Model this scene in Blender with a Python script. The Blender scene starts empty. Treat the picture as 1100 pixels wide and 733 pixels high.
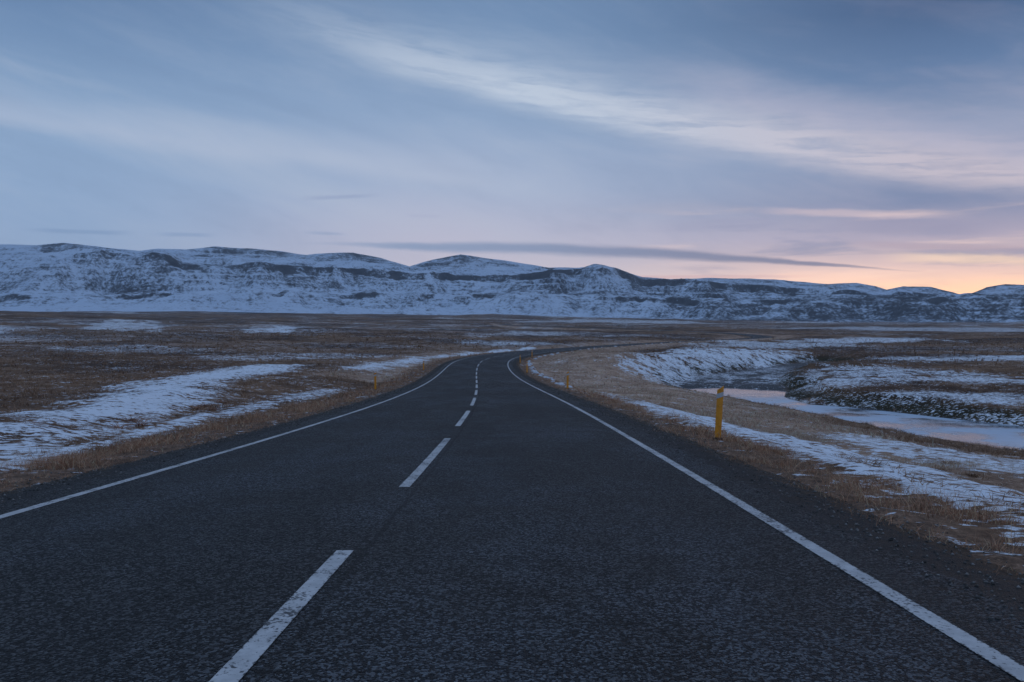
import bpy, math, random
import numpy as np

random.seed(7)
RNG = np.random.default_rng(11)
sc = bpy.context.scene
COL = sc.collection
rad = math.radians

# ------------------------------------------------------------------ camera constants
F, CX, HY, CAMZ = 856.0, 550.0, 355.0, 1.19      # focal length, centre and horizon in pixels of the photograph


def px_dir(x, y):
    return (x - CX) / F, (HY - y) / F              # lateral and vertical slope per metre forward


# ------------------------------------------------------------------ numpy helpers
def smooth(a, b, x):
    t = np.clip((x - a) / (b - a), 0, 1)
    return t * t * (3 - 2 * t)


def _hash(ix, iy, seed):
    h = (ix.astype(np.int64) * 374761393 + iy.astype(np.int64) * 668265263 + seed * 974711) & 0x7FFFFFFF
    h = ((h ^ (h >> 13)) * 1274126177) & 0x7FFFFFFF
    return (h ^ (h >> 16)) & 0xFFFF


def perlin(x, y, seed=0):
    x0, y0 = np.floor(x), np.floor(y)
    fx, fy = x - x0, y - y0
    ux, uy = fx * fx * fx * (fx * (fx * 6 - 15) + 10), fy * fy * fy * (fy * (fy * 6 - 15) + 10)

    def g(ix, iy, dx, dy):
        a = _hash(ix, iy, seed) * (2 * math.pi / 65536.0)
        return np.cos(a) * dx + np.sin(a) * dy
    n00 = g(x0, y0, fx, fy)
    n10 = g(x0 + 1, y0, fx - 1, fy)
    n01 = g(x0, y0 + 1, fx, fy - 1)
    n11 = g(x0 + 1, y0 + 1, fx - 1, fy - 1)
    return 1.4 * ((n00 * (1 - ux) + n10 * ux) * (1 - uy) + (n01 * (1 - ux) + n11 * ux) * uy)


def fbm(x, y, octaves=4, seed=0, gain=.5, lac=2.03):
    s, a = 0, 1.0
    for k in range(octaves):
        s = s + a * perlin(x, y, seed + 17 * k)
        x, y, a = x * lac + 3.1, y * lac - 1.7, a * gain
    return s


def ridged(x, y, octaves=4, seed=0):
    s, a = 0, 1.0
    for k in range(octaves):
        s = s + a * (1 - 2 * np.abs(perlin(x, y, seed + 13 * k)))
        x, y, a = x * 2.07 + 5.3, y * 2.07 + 1.1, a * .5
    return s


def seg_dist(P, A, B):
    d = B - A
    t = np.clip(((P - A) @ d) / (d @ d), 0, 1)
    q = P - A - t[:, None] * d
    return np.hypot(q[:, 0], q[:, 1]), t


def inside(P, poly):
    r = np.zeros(len(P), bool)
    n = len(poly)
    for i in range(n):
        (x1, y1), (x2, y2) = poly[i], poly[(i + 1) % n]
        c = (y1 > P[:, 1]) != (y2 > P[:, 1])
        if y1 != y2:
            r ^= c & (P[:, 0] < (x2 - x1) * (P[:, 1] - y1) / (y2 - y1) + x1)
    return r


def poly_sd(P, poly, vals=None):
    """signed distance to a polygon (negative inside) and the value of the nearest edge"""
    poly = np.asarray(poly, float)
    best = np.full(len(P), 1e9)
    val = np.zeros(len(P))
    for i in range(len(poly)):
        j = (i + 1) % len(poly)
        d, t = seg_dist(P, poly[i], poly[j])
        m = d < best
        best[m] = d[m]
        if vals is not None:
            val[m] = vals[i] + (vals[j] - vals[i]) * t[m]
    best[inside(P, poly)] *= -1
    return best, val


# ------------------------------------------------------------------ road path
CTRL = np.array([(-1.1, -140), (-1.1, -80), (-1.1, -30), (-1.1, 0), (-1.07, 12), (-1.2, 23), (-1.5, 33), (-1.95, 44), (-2.45, 55),
                 (-2.95, 66), (-3.35, 76), (-3.6, 86), (-3.45, 96), (-2.3, 108), (0.3, 122), (5, 138), (14.5, 162),
                 (27, 185), (39, 206), (60, 243), (82, 280), (98, 312), (106, 348), (101, 392), (83, 442), (55, 500), (22, 570), (0, 650), (-8, 760)], float)


def catmull(P, step=.5):
    out = []
    P = np.vstack([2 * P[0] - P[1], P, 2 * P[-1] - P[-2]])
    for i in range(1, len(P) - 2):
        p0, p1, p2, p3 = P[i - 1:i + 3]
        t0, t1, t2, t3 = 0, *np.cumsum([np.linalg.norm(b - a) ** .5 for a, b in ((p0, p1), (p1, p2), (p2, p3))])
        n = max(2, int(np.linalg.norm(p2 - p1) / step))
        t = np.linspace(t1, t2, n, endpoint=False)[:, None]
        A1 = (t1 - t) / (t1 - t0) * p0 + (t - t0) / (t1 - t0) * p1
        A2 = (t2 - t) / (t2 - t1) * p1 + (t - t1) / (t2 - t1) * p2
        A3 = (t3 - t) / (t3 - t2) * p2 + (t - t2) / (t3 - t2) * p3
        B1 = (t2 - t) / (t2 - t0) * A1 + (t - t0) / (t2 - t0) * A2
        B2 = (t3 - t) / (t3 - t1) * A2 + (t - t1) / (t3 - t1) * A3
        out.append((t2 - t) / (t2 - t1) * B1 + (t - t1) / (t2 - t1) * B2)
    return np.vstack(out + [P[-2:-1]])


RP = catmull(CTRL)
for _ in range(40):                                  # ease the curvature
    RP[1:-1] = .25 * RP[:-2] + .5 * RP[1:-1] + .25 * RP[2:]
RT = np.gradient(RP, axis=0)
RT /= np.linalg.norm(RT, axis=1)[:, None]
RN = np.stack([RT[:, 1], -RT[:, 0]], 1)              # to the right of travel
RS = np.concatenate([[0], np.cumsum(np.linalg.norm(np.diff(RP, axis=0), axis=1))])
RS -= np.interp(0, RP[:200 * 2, 1], RS[:200 * 2])    # s = 0 at the camera
ZP = np.array([(-140, 3.2), (-60, 2.2), (-20, .9), (0, 0), (14.5, -.68), (24.3, -1.11), (32.5, -1.45), (40.7, -1.77), (48.9, -2.05), (57, -2.28), (65.3, -2.45),
               (73, -2.54), (82, -2.53), (92, -2.45), (106, -2.37), (127, -2.36), (165, -2.3), (215, -1.98), (255, -1.9), (320, -1.7), (365, -1.2), (410, 0),
               (460, 1.1), (520, 2.3), (660, 5), (900, 9)], float)
RZ = np.interp(RS, ZP[:, 0], ZP[:, 1])
k = np.ones(15) / 15
RZ[7:-7] = np.convolve(RZ, k, 'valid')


def road_coords(P):
    """signed lateral distance and arc length of the nearest road point (only near the road)"""
    lat = np.full(len(P), 1e3)
    s = np.zeros(len(P))
    idx = np.arange(0, len(RP) - 4, 4)
    best = np.full(len(P), 1e9)
    near = np.where((P[:, 0] > -90) & (P[:, 0] < 160) & (P[:, 1] > -150) & (P[:, 1] < 780))[0]
    Q = P[near]
    b = np.full(len(Q), 1e9)
    l_ = np.full(len(Q), 1e3)
    s_ = np.zeros(len(Q))
    for i in idx:
        A, B = RP[i], RP[i + 4]
        cand = np.where((np.abs(Q[:, 0] - A[0]) < 45) & (np.abs(Q[:, 1] - A[1]) < 45))[0]
        if not len(cand):
            continue
        d, t = seg_dist(Q[cand], A, B)
        m = d < b[cand]
        c = cand[m]
        b[c] = d[m]
        n = np.array([B[1] - A[1], -(B[0] - A[0])])
        l_[c] = np.sign((Q[c] - A) @ n) * d[m]
        s_[c] = RS[i] + t[m] * (RS[i + 4] - RS[i])
    lat[near] = l_
    s[near] = s_
    return lat, s


def at_road(s, lat, dz=0.0):
    x = np.interp(s, RS, RP[:, 0]) + lat * np.interp(s, RS, RN[:, 0])
    y = np.interp(s, RS, RP[:, 1]) + lat * np.interp(s, RS, RN[:, 1])
    return x, y, np.interp(s, RS, RZ) + dz


# ------------------------------------------------------------------ terrain height
# heights of the plain along three bearings (left, ahead, right), metres
PL = np.array([(0, -.55), (10, -.7), (20, -1.0), (40, -1.45), (70, -2.0), (120, -2.1), (250, .3), (600, 6.3), (1500, 23), (2500, 45), (4500, 90), (14000, 260)], float)
PC = np.array([(0, -.5), (10, -.9), (20, -1.35), (40, -2.2), (70, -2.8), (100, -2.5), (150, -2.4), (250, -1.5), (600, 3.0), (1500, 18), (2500, 38), (4500, 82), (14000, 240)], float)
PR = np.array([(0, -.5), (9, -1.0), (19, -1.9), (40, -3.6), (60, -4.2), (100, -3.75), (150, -3.0), (300, -2.2), (600, 0), (1500, 7), (2500, 16), (4500, 34), (14000, 120)], float)
WATER = -5.0
FLOOD = [(95, -60, .14), (64, -12, .14), (40.5, 16.5, .14), (25.4, 38, .15), (24.0, 42.6, .15), (23.2, 49.2, .15), (21.7, 58.6, .15), (20.4, 68.8, .15), (17.6, 78, .2),
         (17.8, 86, .32), (22.5, 101, .42), (30, 113, .42), (43, 133, .38), (58, 152, .3), (60, 144, .3), (45, 120, .3), (36, 106, .45), (30.5, 93, .5),
         (28.1, 81.6, .5), (25, 74, .5), (24.8, 66.3, .5), (28.1, 62.4, .55), (30, 56.5, .6), (33, 51.3, .6), (48, 31, .6), (71, -4, .6), (104, -52, .6)]
RIVER = [(95, -60), (64, -12), (40.5, 16.5), (25.4, 38), (24.0, 42.6), (23.2, 49.2), (21.7, 58.6), (20.4, 68.8), (17.6, 78), (18.5, 85), (23, 86), (28.1, 81.6), (25, 74), (24.8, 66.3),
         (28.1, 62.4), (30, 56.5), (33, 51.3), (48, 31), (71, -4), (104, -52)]


def base_height(X, Y):
    R = np.hypot(X, Y)
    az = np.degrees(np.arctan2(X, Y))
    lr = np.log(np.maximum(R, .3))

    def prof(T):
        return np.interp(lr, np.log(np.maximum(T[:, 0], .3)), T[:, 1])
    l, c, r = prof(PL), prof(PC), prof(PR)
    a = np.clip(az, -33, 33) / 33
    a = a * (1.5 - .5 * a * a)
    back = smooth(100, 180, np.abs(az))
    z = np.where(a < 0, c + (l - c) * -a, c + (r - c) * a)
    return z * (1 - back) + (-.4 + .02 * R) * back


def height(X, Y, want=False):
    shape = X.shape
    X, Y = X.ravel(), Y.ravel()
    P = np.stack([X, Y], 1)
    R = np.hypot(X, Y)
    z = base_height(X, Y)
    # levee between the road bend and the cut bank
    z += 1.25 * np.exp(-(((X - 15) * .75 + (Y - 103) * .25) / 13) ** 2 - ((Y - 103) / 26) ** 2)
    z += .9 * np.exp(-((X - 34) / 12) ** 2 - ((Y - 138) / 16) ** 2)
    # swells
    big = fbm(X / 420, Y / 420, 3, 5) * np.clip(R / 900, 0, 1) * 3.2 * np.clip(R / 1500, .6, 3)
    mid = fbm(X / 60, Y / 60, 3, 9) * np.clip((R - 20) / 200, 0, 1) * 1.0
    small = fbm(X / 9, Y / 9, 3, 21) * np.clip(R / 40, .25, 1) * .23
    tus = np.maximum(fbm(X / 1.6, Y / 1.6, 2, 33), -.2) * np.clip(1.6 - R / 200, .35, 1) * .09
    z = z + big + mid + small
    # flood plain of the stream
    near = R < 330
    fd = np.full(len(X), 1e3)
    if near.any():
        f, v = poly_sd(P[near], [(a, b) for a, b, _ in FLOOD], [c for _, _, c in FLOOD])
        w = fbm(X[near] / 7, Y[near] / 7, 3, 71)
        f = f + w * np.clip(f * .25, .12, 1.6) * .9
        fd[near] = f
        steep = v > .45
        prof = np.where(f < 0, WATER + .22, WATER + .22 + np.where(steep, np.minimum(f * v, .95) + np.maximum(f - 1.9, 0) * .05, f * v))
        zz = z[near]
        kk = .35
        hmix = np.clip(.5 + .5 * (prof - zz) / kk, 0, 1)
        zz = prof + (zz - prof) * hmix - kk * hmix * (1 - hmix)
        rd, _ = poly_sd(P[near], RIVER)
        rd = rd + .25 * w
        zz = np.where(f < 3, np.minimum(zz, WATER + .22 + np.clip((rd - .95) * .30, -.7, 9)), zz)
        z[near] = zz
    z = z + tus * smooth(-1, 2, fd)
    # road embankment
    lat, s = road_coords(P)
    ad = np.abs(lat)
    m = ad < 40
    if m.any():
        zr = np.interp(s[m], RS, RZ)
        a = ad[m]
        rough = .05 * fbm(X[m] / 1.1, Y[m] / 1.1, 3, 45) + .13 * smooth(5.2, 7.5, a) * fbm(X[m] / 3.7, Y[m] / 3.7, 3, 46)
        verge = zr + np.interp(a, [0, 3.3, 4.0, 4.5, 5.2, 5.8, 6.5, 7.2, 8, 9, 11], [-.5, -.45, -.19, -.14, -.18, -.25, -.36, -.47, -.57, -.65, -.72]) + rough * smooth(3.4, 4.6, a)
        verge = verge + .5 * smooth(126, 158, s[m]) * smooth(420, 340, s[m]) * (lat[m] > 0) * smooth(4.4, 6.2, a) * smooth(12, 7.5, a)
        b = smooth(4.8, np.where((lat[m] > 0) & (s[m] < 60), 19., 12.5), a)
        z[m] = verge * (1 - b) + z[m] * b
    z = z.reshape(shape)
    if want:
        return z, lat.reshape(shape), s.reshape(shape), fd.reshape(shape)
    return z


def hit(x, y, rmin=4.0, rmax=4000):
    """where the sight line of a photograph pixel meets the terrain (used to measure plan positions)"""
    ux, uz = px_dir(x, y)
    t = np.exp(np.linspace(math.log(rmin), math.log(rmax), 900))
    z = height(ux * t, t)
    g = (CAMZ + uz * t) < z
    i = int(np.argmax(g)) if g.any() else len(t) - 1
    return ux * t[i], t[i]


# ------------------------------------------------------------------ scene helpers
def tag(o, label=None, cat=None, group=None, kind=None):
    for k_, v in (('label', label), ('category', cat), ('group', group), ('kind', kind)):
        if v:
            o[k_] = v
    return o


def mesh_np(name, V, faces, mat=None, parent=None, shade=True, attrs=None, cols=None):
    """V (n,3); faces (m,k) int array with one k"""
    me = bpy.data.meshes.new(name)
    V = np.asarray(V, np.float32)
    Fc = np.asarray(faces, np.int32)
    me.vertices.add(len(V))
    me.vertices.foreach_set('co', V.ravel())
    kf = Fc.shape[1]
    me.loops.add(Fc.size)
    me.loops.foreach_set('vertex_index', Fc.ravel())
    me.polygons.add(len(Fc))
    me.polygons.foreach_set('loop_start', np.arange(0, Fc.size, kf, dtype=np.int32))
    if shade:
        me.polygons.foreach_set('use_smooth', np.ones(len(Fc), bool))
    for n_, a in (attrs or {}).items():
        at = me.attributes.new(n_, 'FLOAT', 'POINT')
        at.data.foreach_set('value', np.asarray(a, np.float32).ravel())
    for n_, a in (cols or {}).items():
        at = me.attributes.new(n_, 'FLOAT_COLOR', 'POINT')
        a = np.concatenate([a, np.ones((len(a), 1))], 1)
        at.data.foreach_set('color', np.asarray(a, np.float32).ravel())
    me.update()
    me.validate()
    if mat:
        me.materials.append(mat)
    o = bpy.data.objects.new(name, me)
    COL.objects.link(o)
    if parent:
        o.parent = parent
    return o


def grid_faces(nr, nc, wrap=False):
    i = np.arange(nr - 1)[:, None]
    j = np.arange(nc if wrap else nc - 1)[None, :]
    j2 = (j + 1) % nc
    return np.stack([i * nc + j, i * nc + j2, (i + 1) * nc + j2, (i + 1) * nc + j], -1).reshape(-1, 4)


class G:
    """small node-graph helper"""

    def __init__(self, tree):
        self.t = tree
        tree.nodes.clear()

    def n(self, typ, **kw):
        nd = self.t.nodes.new(typ)
        for k_, v in kw.items():
            setattr(nd, k_, v)
        return nd

    def put(self, sock, v):
        if hasattr(v, 'is_output') or isinstance(v, bpy.types.NodeSocket):
            self.t.links.new(v, sock)
        elif v is not None:
            if isinstance(v, (tuple, list)) and len(v) == 3 and sock.type == 'RGBA':
                v = (*v, 1)
            sock.default_value = v

    def m(self, op, a, b=None, c=None, clamp=False):
        nd = self.n('ShaderNodeMath', operation=op, use_clamp=clamp)
        for i, v in enumerate((a, b, c)):
            if v is not None:
                self.put(nd.inputs[i], v)
        return nd.outputs[0]

    def add(self, a, b): return self.m('ADD', a, b)
    def sub(self, a, b): return self.m('SUBTRACT', a, b)
    def mul(self, a, b): return self.m('MULTIPLY', a, b)

    def vm(self, op, a, b=None):
        nd = self.n('ShaderNodeVectorMath', operation=op)
        self.put(nd.inputs[0], a)
        if b is not None:
            self.put(nd.inputs[1], b)
        return nd.outputs[0]

    def ss(self, v, a, b, lo=0., hi=1.):
        nd = self.n('ShaderNodeMapRange', interpolation_type='SMOOTHSTEP')
        self.put(nd.inputs['Value'], v)
        for k_, x in zip(('From Min', 'From Max', 'To Min', 'To Max'), (a, b, lo, hi)):
            self.put(nd.inputs[k_], x)
        return nd.outputs[0]

    def noise(self, vec, scale, detail=3., rough=.55, dist=0.):
        nd = self.n('ShaderNodeTexNoise')
        self.put(nd.inputs['Vector'], vec)
        for k_, v in (('Scale', scale), ('Detail', detail), ('Roughness', rough), ('Distortion', dist)):
            self.put(nd.inputs[k_], v)
        return nd.outputs[0]

    def vor(self, vec, scale, out='Distance', feature='F1'):
        nd = self.n('ShaderNodeTexVoronoi', feature=feature)
        self.put(nd.inputs['Vector'], vec)
        self.put(nd.inputs['Scale'], scale)
        return nd.outputs[out]

    def mix(self, f, a, b, blend='MIX'):
        nd = self.n('ShaderNodeMix', data_type='RGBA', blend_type=blend)
        self.put(nd.inputs[0], f)
        self.put(nd.inputs[6], a)
        self.put(nd.inputs[7], b)
        return nd.outputs[2]

    def ramp(self, f, stops):
        nd = self.n('ShaderNodeValToRGB')
        el = nd.color_ramp.elements
        while len(el) < len(stops):
            el.new(.5)
        for e, (p, c) in zip(el, stops):
            e.position = p
            e.color = (*c, 1)
        self.put(nd.inputs[0], f)
        return nd.outputs[0]

    def comb(self, x, y, z=0.):
        nd = self.n('ShaderNodeCombineXYZ')
        for i, v in enumerate((x, y, z)):
            self.put(nd.inputs[i], v)
        return nd.outputs[0]

    def sep(self, v):
        nd = self.n('ShaderNodeSeparateXYZ')
        self.put(nd.inputs[0], v)
        return nd.outputs

    def attr(self, name, out='Fac'):
        nd = self.n('ShaderNodeAttribute', attribute_name=name)
        return nd.outputs[out]

    def pos(self):
        return self.n('ShaderNodeNewGeometry').outputs['Position']

    def bump(self, h, strength=.3, dist=.02):
        nd = self.n('ShaderNodeBump')
        self.put(nd.inputs['Height'], h)
        nd.inputs['Strength'].default_value = strength
        nd.inputs['Distance'].default_value = dist
        return nd.outputs[0]

    def surf(self, color, rough=.9, normal=None, spec=.3, **kw):
        b = self.n('ShaderNodeBsdfPrincipled')
        self.put(b.inputs['Base Color'], color)
        self.put(b.inputs['Roughness'], rough)
        self.put(b.inputs['Specular IOR Level'], spec)
        if normal is not None:
            self.put(b.inputs['Normal'], normal)
        for k_, v in kw.items():
            self.put(b.inputs[k_], v)
        o = self.n('ShaderNodeOutputMaterial')
        self.t.links.new(b.outputs[0], o.inputs['Surface'])
        return b


def mat(name):
    m_ = bpy.data.materials.new(name)
    m_.use_nodes = True
    return m_, G(m_.node_tree)


def srgb(r, g, b):
    f = lambda c: ((c / 255 + .055) / 1.055) ** 2.4 if c > 10 else c / 255 / 12.92
    return (f(r), f(g), f(b))


SNOW = (.72, .77, .84)

# ------------------------------------------------------------------ materials
# ground
m_ground, g = mat('heath_and_snow')
p = g.pos()
big = g.noise(p, .035, 4, .6)
midn = g.noise(p, .45, 5, .65)
fine = g.noise(p, 5.5, 4, .7)
vfine = g.noise(p, 38., 2, .6)
heath = g.ramp(g.add(g.mul(midn, .6), g.mul(fine, .4)), [(.3, (.03, .019, .014)), (.42, (.11, .062, .038)), (.54, (.22, .128, .076)), (.7, (.36, .23, .14))])
wide = g.noise(p, .0045, 6, .68)
heath = g.mix(g.ss(g.add(g.mul(big, .5), g.mul(wide, .5)), .42, .56), heath, g.mix(1., heath, (.36, .34, .37), 'MULTIPLY'))
heath = g.mix(g.mul(g.ss(g.noise(p, .011, 5, .65), .52, .66), .5), heath, (.26, .165, .105))
tawny = g.ramp(g.add(g.mul(fine, .6), g.mul(vfine, .4)), [(.34, (.03, .022, .016)), (.5, (.14, .085, .057)), (.68, (.33, .208, .142))])
pale = g.ramp(g.add(g.mul(midn, .45), g.mul(fine, .55)), [(.32, (.05, .032, .023)), (.46, (.31, .20, .14)), (.6, (.54, .38, .275))])
moss = g.ramp(g.add(g.mul(midn, .4), g.mul(fine, .6)), [(.32, (.010, .010, .007)), (.52, (.03, .028, .014)), (.7, (.07, .055, .026))])
gravel = g.ramp(g.add(g.mul(vfine, .5), g.mul(fine, .5)), [(.3, (.035, .036, .04)), (.5, (.08, .08, .085)), (.7, (.15, .15, .155))])
c = g.mix(g.attr('pale'), heath, pale)
c = g.mix(g.attr('verge'), c, tawny)
c = g.mix(g.attr('moss'), c, moss)
c = g.mix(g.attr('gravel'), c, gravel)
tex = g.add(g.add(g.mul(midn, .55), g.mul(fine, .35)), g.mul(vfine, .10))
flk = g.noise(g.vm('MULTIPLY', p, (1.6, 2.6, 2.)), 1.9, 4, .7)
ms = g.ss(g.add(g.attr('snow'), g.add(g.mul(g.sub(tex, .5), 2.2), g.mul(g.sub(flk, .5), 3.3))), .36, .60)
snowc = g.mix(g.noise(p, 1.1, 4, .6), (.62, .68, .76), (.80, .84, .9))
c = g.mix(ms, c, snowc)
hgt = g.add(g.add(g.mul(fine, .7), g.mul(vfine, .3)), g.mul(ms, .25))
g.surf(c, .92, g.bump(hgt, .55, .12), .15)

# road surface
m_road, g = mat('worn_chip_seal_asphalt')
p = g.pos()
lat, sa = g.attr('lat'), g.attr('along')
chips = g.vor(p, 85., 'Color')
chipv = g.sep(chips)[0]
cd = g.vor(p, 85.)
chip2 = g.sep(g.vor(p, 44., 'Color'))[0]
n1 = g.noise(p, 140., 2, .6)
n2 = g.noise(p, 14., 4, .65)
stretch = g.comb(g.mul(lat, 1.2), g.mul(sa, .07))
n3 = g.noise(stretch, 1.0, 4, .6)
n4 = g.noise(p, .55, 3, .6)
al = g.m('ABSOLUTE', lat)
tr = g.m('ABSOLUTE', g.sub(g.m('ABSOLUTE', g.sub(al, 1.58)), .74))
track = g.ss(tr, .1, .55, 1., 0.)
v = g.add(g.mul(n2, .5), g.add(g.mul(n3, .3), g.mul(n4, .2)))
asp = g.ramp(v, [(.34, (.013, .015, .017)), (.5, (.030, .033, .037)), (.66, (.058, .063, .069))])
asp = g.mix(g.mul(g.mul(track, g.ss(n3, .3, .6, .35, 1.)), .62), asp, (.052, .057, .064))
asp = g.mix(g.mul(g.ss(g.noise(g.comb(g.mul(lat, .9), g.mul(sa, .22), 4.), 1., 5, .7), .50, .64), .65), asp, (.020, .022, .024))
asp = g.mix(g.ss(chipv, .60, .95, 0., 1.), asp, (.27, .285, .30))
asp = g.mix(g.ss(chip2, .78, .97, 0., .85), asp, (.22, .225, .235))
asp = g.mix(g.ss(chip2, .25, .02, 0., .6), asp, (.008, .009, .01))
asp = g.mix(g.ss(chipv, .42, .08, 0., .85), asp, (.010, .011, .013))
seam = g.ss(g.m('ABSOLUTE', g.add(g.sub(lat, .13), g.mul(g.sub(g.noise(g.comb(0., g.mul(sa, .6)), 1.0, 3, .6), .5), .08))), .006, .03, .5, 0.)
asp = g.mix(g.mul(g.ss(g.noise(g.comb(g.mul(lat, .35), g.mul(sa, .05), 14.), 1., 3, .55), .56, .60), .3), asp, (.066, .071, .078))
tone = g.add(g.mul(g.noise(g.comb(g.mul(lat, .5), g.mul(sa, .16), 21.), 1., 4, .62), .6), g.mul(g.noise(p, 1.3, 5, .7), .4))
asp = g.mix(g.ss(tone, .44, .60, 0., .8), asp, g.mix(1., asp, (1.65, 1.75, 1.9), 'MULTIPLY'))
asp = g.mix(seam, asp, (.012, .013, .015))
gn = g.noise(p, 60., 3, .7)
grav = g.ramp(gn, [(.3, (.018, .018, .02)), (.5, (.05, .05, .054)), (.72, (.11, .11, .115))])
grav = g.mix(g.ss(g.noise(p, 1.7, 4, .65), .45, .7), grav, (.06, .046, .036))
soil = g.ramp(g.add(g.mul(g.noise(p, 30., 4, .7), .6), g.mul(g.noise(p, 5.5, 4, .7), .4)), [(.32, (.03, .022, .016)), (.5, (.12, .078, .048)), (.7, (.26, .17, .11))])
grav = g.mix(g.ss(g.add(al, g.mul(g.sub(g.noise(p, 3.2, 6, .75), .5), 1.5)), 3.95, 4.35), grav, soil)
edge = g.ss(g.add(al, g.mul(g.sub(g.noise(p, 2.2, 5, .7), .5), .7)), 3.55, 3.75)
colr = g.mix(edge, asp, grav)
hh = g.add(g.mul(g.sub(1., g.m('MULTIPLY', cd, 90.)), .4), g.mul(n1, .6))
rgh = g.add(.50, g.add(g.mul(n2, .22), g.mul(n3, .16)))
g.surf(colr, rgh, g.bump(hh, 1., .014), .26)

m_paint, g = mat('worn_white_road_paint')
p = g.pos()
w = g.add(g.mul(g.noise(p, 45., 3, .65), .6), g.mul(g.noise(p, 6., 3, .6), .4))
uu = g.m('ABSOLUTE', g.attr('u'))
w = g.sub(g.add(w, g.mul(g.sub(g.noise(p, .8, 4, .65), .5), .35)), g.ss(g.add(uu, g.mul(g.sub(g.noise(p, 26., 4, .7), .5), .9)), .78, 1.15, 0., .16))
w = g.sub(w, g.mul(g.ss(g.sep(g.vor(p, 60., 'Color'))[0], .7, .95), .07))
cw = g.mix(g.ss(w, .38, .46), (.06, .063, .068), g.ramp(g.noise(p, 7., 5, .7), [(.3, (.33, .34, .35)), (.7, (.55, .56, .57))]))
g.surf(cw, .7, g.bump(g.noise(p, 120., 2, .6), .4, .004), .3)

m_water, g = mat('half_frozen_stream_water')
p = g.pos()
ice = g.mul(g.ss(g.noise(p, .22, 5, .65), .36, .58), g.ss(g.sep(p)[1], 68., 80., 1., .06))
wc = g.mix(ice, (.07, .09, .115), (.42, .53, .65))
g.surf(wc, g.add(.10, g.mul(ice, .3)), g.bump(g.noise(p, 2.2, 4, .65), .12, .05), .5, IOR=1.33)

m_mount, g = mat('snowy_rock_slopes')
p = g.pos()
rk = g.attr('rock')
sp = g.comb(g.attr('across'), g.attr('down'))
st = g.add(g.mul(g.noise(sp, 1., 5, .68), .65), g.mul(g.noise(p, .010, 5, .7), .35))
st2 = g.noise(p, .05, 4, .75)
msk = g.ss(g.add(g.add(rk, g.mul(g.sub(st, .5), 2.1)), g.mul(g.sub(st2, .5), 2.2)), .16, .84)
rock = g.ramp(g.noise(p, .02, 5, .7), [(.3, (.03, .033, .04)), (.6, (.07, .072, .08)), (.8, (.12, .12, .125))])
g.surf(g.mix(msk, g.mix(g.noise(p, .004, 3, .6), (.46, .56, .70), (.62, .71, .83)), rock), .95, None, .1)  # blue twilight cast painted into the snow colour

m_grass, g = mat('dry_grass_blades')
b_ = g.surf(g.attr('tint', 'Color'), .8, None, .15)

m_clump, g = mat('crusted_snow')
p = g.pos()
g.surf(g.ramp(g.noise(p, 7., 4, .65), [(.3, (.30, .32, .37)), (.6, (.62, .66, .72))]), .9, g.bump(g.noise(p, 12., 4, .6), .5, .05), .2)

m_yellow, g = mat('weathered_yellow_plastic')
p = g.pos()
g.surf(g.ramp(g.add(g.mul(g.noise(p, 8., 4, .65), .6), g.mul(g.noise(p, 60., 2, .6), .4)), [(.3, (.40, .15, .016)), (.48, (.74, .29, .02)), (.75, (.84, .36, .03))]), .5, None, .4)
m_refl, g = mat('grey_reflective_sheet')
p = g.pos()
g.surf(g.mix(g.vor(p, 160.), (.36, .37, .40), (.55, .56, .58)), .35, None, .5)
m_dark, g = mat('black_rubber_base')
g.surf(g.ramp(g.noise(g.pos(), 20., 3, .6), [(.3, (.012, .012, .012)), (.7, (.03, .03, .03))]), .8)

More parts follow.
